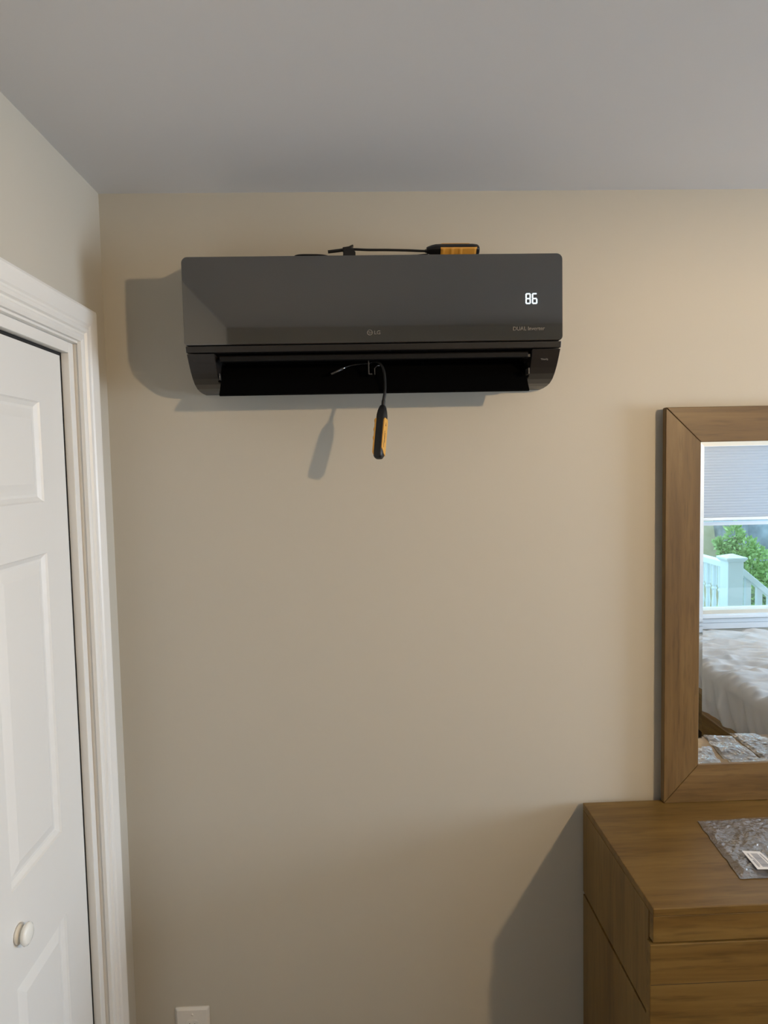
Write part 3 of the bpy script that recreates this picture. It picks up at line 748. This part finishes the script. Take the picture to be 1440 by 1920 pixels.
# sheet: top surface wrinkles, draped edge with hanging folds
bm = bmesh.new(); g_ = []
nu, nv = 150, 190
for j in range(nv + 1):
    y = BY0 + (BY1 - BY0)*j/nv; row = []
    for i in range(nu + 1):
        s = (i/nu)**1.25 * 1.45 - 0.245      # s<0: hanging part, s>0: distance inward on top
        fold = 1.0*noise.noise(Vector((y*6.0 + s*3.6, 0.3, 1))) + 0.8*noise.noise(Vector((y*15 + s*8.5, 5, s*2)))
        wr = 0
        for k_, (fx, fy, amp_) in enumerate(((2.2, 9.0, 0.016), (4.0, 17.0, 0.012), (8, 26, 0.006))):
            ww = noise.noise(Vector((s*fx + y*1.5 + 3*k_, y*fy - s*2.5*(k_+1), k_*7.7)))
            wr += amp_*(1 - abs(ww)*3.2)
        rr = 0.055
        if s > rr:
            p = (BX + s, y, BT + wr*1.0)
        elif s > 0:
            a_ = (rr - s)/rr*math.pi/2
            p = (BX + rr - rr*math.sin(a_) , y, BT - rr*0.8*(1 - math.cos(a_)) + wr*(s/rr))
        else:
            drop = -s
            p = (BX - 0.004 - 0.060*abs(fold)*min(1, drop*8) - 0.010*(1+fold)*drop*3, y, BT - rr*0.8 - drop*0.86 - 0.02*fold*drop*4)
        row.append(bm.verts.new(p))
    g_.append(row)
for j in range(nv):
    for i in range(nu): bm.faces.new((g_[j][i], g_[j][i+1], g_[j+1][i+1], g_[j+1][i]))
sh = build('bed_sheet', bm, M_sheet, None, smooth=True, loc=(2.6, -0.3, BT))
sol = sh.modifiers.new('thickness', 'SOLIDIFY'); sol.thickness = 0.003; sol.offset = 1
tag(sh, 'rumpled pale sheet draped over the bed, seen in the mirror', 'bed sheet')

# ------------------------------------------------------------------ outside the window
M_lawn = bump(mat('dry lawn', (0.42, 0.42, 0.26), 0.9, spec=0.1), 30, 0.6, 0.02)
def noisy(name, c1, c2, scale, rough=0.9):
    m = mat(name, c1, rough, spec=0.1); nt = m.node_tree; b = nt.nodes['Principled BSDF']
    tc = nt.nodes.new('ShaderNodeTexCoord'); n = nt.nodes.new('ShaderNodeTexNoise'); n.inputs['Scale'].default_value = scale; n.inputs['Detail'].default_value = 6
    r = nt.nodes.new('ShaderNodeValToRGB'); r.color_ramp.elements[0].position = 0.35; r.color_ramp.elements[1].position = 0.65
    r.color_ramp.elements[0].color = (*c1, 1); r.color_ramp.elements[1].color = (*c2, 1)
    nt.links.new(tc.outputs['Object'], n.inputs['Vector']); nt.links.new(n.outputs['Fac'], r.inputs[0]); nt.links.new(r.outputs[0], b.inputs['Base Color'])
    return m
M_rock = noisy('grey stone', (0.16, 0.17, 0.18), (0.34, 0.35, 0.37), 3.2)
M_bank = noisy('sandy bank', (0.42, 0.36, 0.20), (0.52, 0.44, 0.28), 3.0)
M_leaf = noisy('conifer needles', (0.30, 0.44, 0.15), (0.52, 0.64, 0.28), 5.0)
M_leaf.node_tree.nodes['Principled BSDF'].inputs['Roughness'].default_value = 0.7
M_deck = mat('grey deck boards', (0.4, 0.4, 0.38), 0.7)
S('ground_yard', boxes((-12, 30, -30, YW - T - 0.001, -1.5, -1.4)), M_lawn)
# bank rising at the back
bm = bmesh.new(); prism(bm, [(-8.6, -1.45), (-12.0, 1.9), (-14.5, 2.1), (-14.5, -1.45)], 'x', -10, 7.4)
S('ground_bank', bm, M_bank)
bm = bmesh.new(); n1, n2 = 40, 24; g_ = []
for j in range(n2 + 1):
    row = []
    for i in range(n1 + 1):
        x = 6.72 + 10*i/n1; z = -1.45 + 3.7*j/n2
        yy = -9.4 - 0.25*z + 0.35*noise.noise(Vector((x*0.9, z*0.9, 3))) + 0.15*noise.noise(Vector((x*3, z*3, 1)))
        row.append(bm.verts.new((x, yy, z)))
    g_.append(row)
for j in range(n2):
    for i in range(n1): bm.faces.new((g_[j][i], g_[j][i+1], g_[j+1][i+1], g_[j+1][i]))
rk = build('rock_face', bm, M_rock, smooth=True, loc=(11, -9.5, -1.45))
sd = rk.modifiers.new('thickness', 'SOLIDIFY'); sd.thickness = 0.6
tag(rk, 'grey rock face behind the green shrub outside the window', 'rock face')
S('deck_platform', boxes((1.2, 3.12, -2.86, YW - T - 0.001, -1.4, 0.0)), M_deck)

rl = empty('deck_railing', (3.0, -2.4, 0))
tag(rl, 'white deck railing with turned balusters and stair rail outside the window', 'railing')
def post(x, y):
    bm = bmesh.new(); box(bm, x - 0.064, x + 0.064, y - 0.064, y + 0.064, 0.0, 0.950)
    p = build('post', bm, M_vinyl, rl, bevel=0.004)
    bm = bmesh.new()
    q0 = [(x-.085, y-.085), (x+.085, y-.085), (x+.085, y+.085), (x-.085, y+.085)]
    def sc_(f): return [(x + (a-x)*f, y + (b-y)*f) for a, b in q0]
    rings(bm, [[(*p_, .948) for p_ in sc_(0.80)], [(*p_, .965) for p_ in sc_(0.95)], [(*p_, .972) for p_ in sc_(1.0)], [(*p_, .982) for p_ in sc_(1.0)], [(*p_, 1.006) for p_ in sc_(0.15)]])
    build('post_cap', bm, M_vinyl, p)
PX, PY = 3.0, -2.08
post(PX, PY); post(PX, -2.80); post(1.3, -2.80)
build('top_rail', boxes((PX - 0.04, PX + 0.04, -2.74, PY - 0.064, 0.885, 0.935)), M_vinyl, rl, bevel=0.006)
build('top_rail', boxes((1.36, PX - 0.064, -2.84, -2.76, 0.885, 0.935)), M_vinyl, rl, bevel=0.006)
build('bottom_rail', boxes((PX - 0.03, PX + 0.03, -2.74, PY - 0.064, 0.06, 0.11)), M_vinyl, rl, bevel=0.004)
build('bottom_rail', boxes((1.36, PX - 0.064, -2.83, -2.77, 0.06, 0.11)), M_vinyl, rl, bevel=0.004)
bal = [(0.021, 0.10), (0.021, 0.33), (0.0155, 0.345), (0.0155, 0.355), (0.021, 0.37), (0.0145, 0.40), (0.0135, 0.48), (0.0185, 0.55), (0.0135, 0.62), (0.0145, 0.66), (0.021, 0.68), (0.0155, 0.695), (0.021, 0.71), (0.021, 0.89)]
def baluster(x, y):
    bm = bmesh.new(); lathe(bm, [(r*1.1, z) for r, z in bal], 12, Matrix.Translation((x, y, 0)))
    build('baluster', bm, M_vinyl, rl, smooth=False)
for k in range(5): baluster(PX, PY - 0.17 - 0.105*k)
for k in range(12): baluster(PX - 0.18 - 0.125*k, -2.80)
sl = -0.84
bm = bmesh.new()
prism(bm, [(PX + 0.064, 0.905), (PX + 1.5, 0.905 + sl*1.436), (PX + 1.5, 0.845 + sl*1.436), (PX + 0.064, 0.845)], 'y', PY - 0.035, PY + 0.035)
build('stair_rail', bm, M_vinyl, rl, bevel=0.005)
bm = bmesh.new()
prism(bm, [(PX + 0.064, 0.14), (PX + 1.5, 0.14 + sl*1.436), (PX + 1.5, 0.09 + sl*1.436), (PX + 0.064, 0.09)], 'y', PY - 0.03, PY + 0.03)
build('stair_bottom_rail', bm, M_vinyl, rl)
for k in range(13):
    x = PX + 0.132 + 0.0945*k; zt_ = 0.86 + sl*(x - PX - 0.064)
    build('baluster', boxes((x - 0.021, x + 0.021, PY - 0.018, PY + 0.018, zt_ - 0.72, zt_)), M_vinyl, rl)
bm = bmesh.new()
prism(bm, [(3.12, 0.0), (3.42, 0), (3.42, -0.25), (3.72, -0.25), (3.72, -0.5), (4.02, -0.5), (4.02, -0.75), (4.32, -0.75), (4.32, -1.0), (4.62, -1.0), (4.62, -1.4), (3.12, -1.4)], 'y', -2.12, -1.28)
S('deck_stairs', bm, M_deck)

# conifer shrub: thousands of small sprays around a few limbs
random.seed(11)
shrub = empty('conifer_shrub', (4.75, -4.2, -1.4))
tag(shrub, 'bright green conifer shrub behind the white railing outside the window', 'shrub')
bm = bmesh.new()
tube(bm, [(4.55, -4.25, -1.4), (4.45, -4.22, -0.3), (4.17, -4.17, 0.9)], lambda t: 0.08*(1-t*0.8), 8, 5)
tube(bm, [(4.55, -4.25, -1.0), (4.65, -4.22, -0.3), (4.58, -4.18, 0.35)], lambda t: 0.06*(1-t*0.8), 8, 5)
build('trunk', bm, mat('bark', (0.12, 0.08, 0.05), 0.9), shrub)
bm = bmesh.new()
puffs = [((4.165, -4.17, 0.93), (0.075, 0.09, 0.12)), ((4.27, -4.18, 0.77), (0.15, 0.15, 0.13)), ((4.16, -4.2, 0.70), (0.12, 0.12, 0.10)),
         ((3.985, -4.15, 0.835), (0.035, 0.04, 0.045)), ((4.03, -4.15, 0.775), (0.045, 0.05, 0.05)), ((4.08, -4.16, 0.72), (0.06, 0.06, 0.06)),
         ((4.42, -4.18, 0.61), (0.18, 0.18, 0.16)), ((4.58, -4.18, 0.38), (0.22, 0.2, 0.22)), ((4.30, -4.2, 0.50), (0.22, 0.2, 0.20)), ((4.38, -4.25, 0.25), (0.28, 0.22, 0.25)),
         ((4.75, -4.2, 0.12), (0.30, 0.25, 0.28)), ((4.45, -4.25, -0.15), (0.42, 0.3, 0.35)), ((4.85, -4.25, -0.35), (0.5, 0.35, 0.45)), ((4.6, -4.25, -0.85), (0.7, 0.45, 0.55))]
for (c, s) in puffs:
    n_ = int(9000*(s[0]*s[2])**0.85) + 120
    for _ in range(n_):
        a_ = Vector((random.gauss(0, 1), random.gauss(0, 1), random.gauss(0, 1))).normalized()
        rr = random.uniform(0.55, 1.05)
        lump = 1 + 0.25*noise.noise(Vector((a_.x*3 + c[0]*5, a_.y*3, a_.z*3)))
        p = Vector((c[0] + a_.x*s[0]*rr*lump, c[1] + a_.y*s[1]*rr*lump, c[2] + a_.z*s[2]*rr*lump))
        d_ = (a_ + Vector((random.uniform(-.6, .6), random.uniform(-.6, .6), random.uniform(0, .8)))).normalized()
        sd_ = d_.cross(Vector((random.uniform(-1, 1), random.uniform(-1, 1), random.uniform(-1, 1)))).normalized()
        l_ = random.uniform(0.03, 0.07); w_ = l_*0.28
        vs = [bm.verts.new(q_) for q_ in (p - sd_*w_*0.4, p + d_*l_*0.5 - sd_*w_, p + d_*l_, p + d_*l_*0.5 + sd_*w_)]
        bm.faces.new(vs)
build('foliage', bm, M_leaf, shrub)
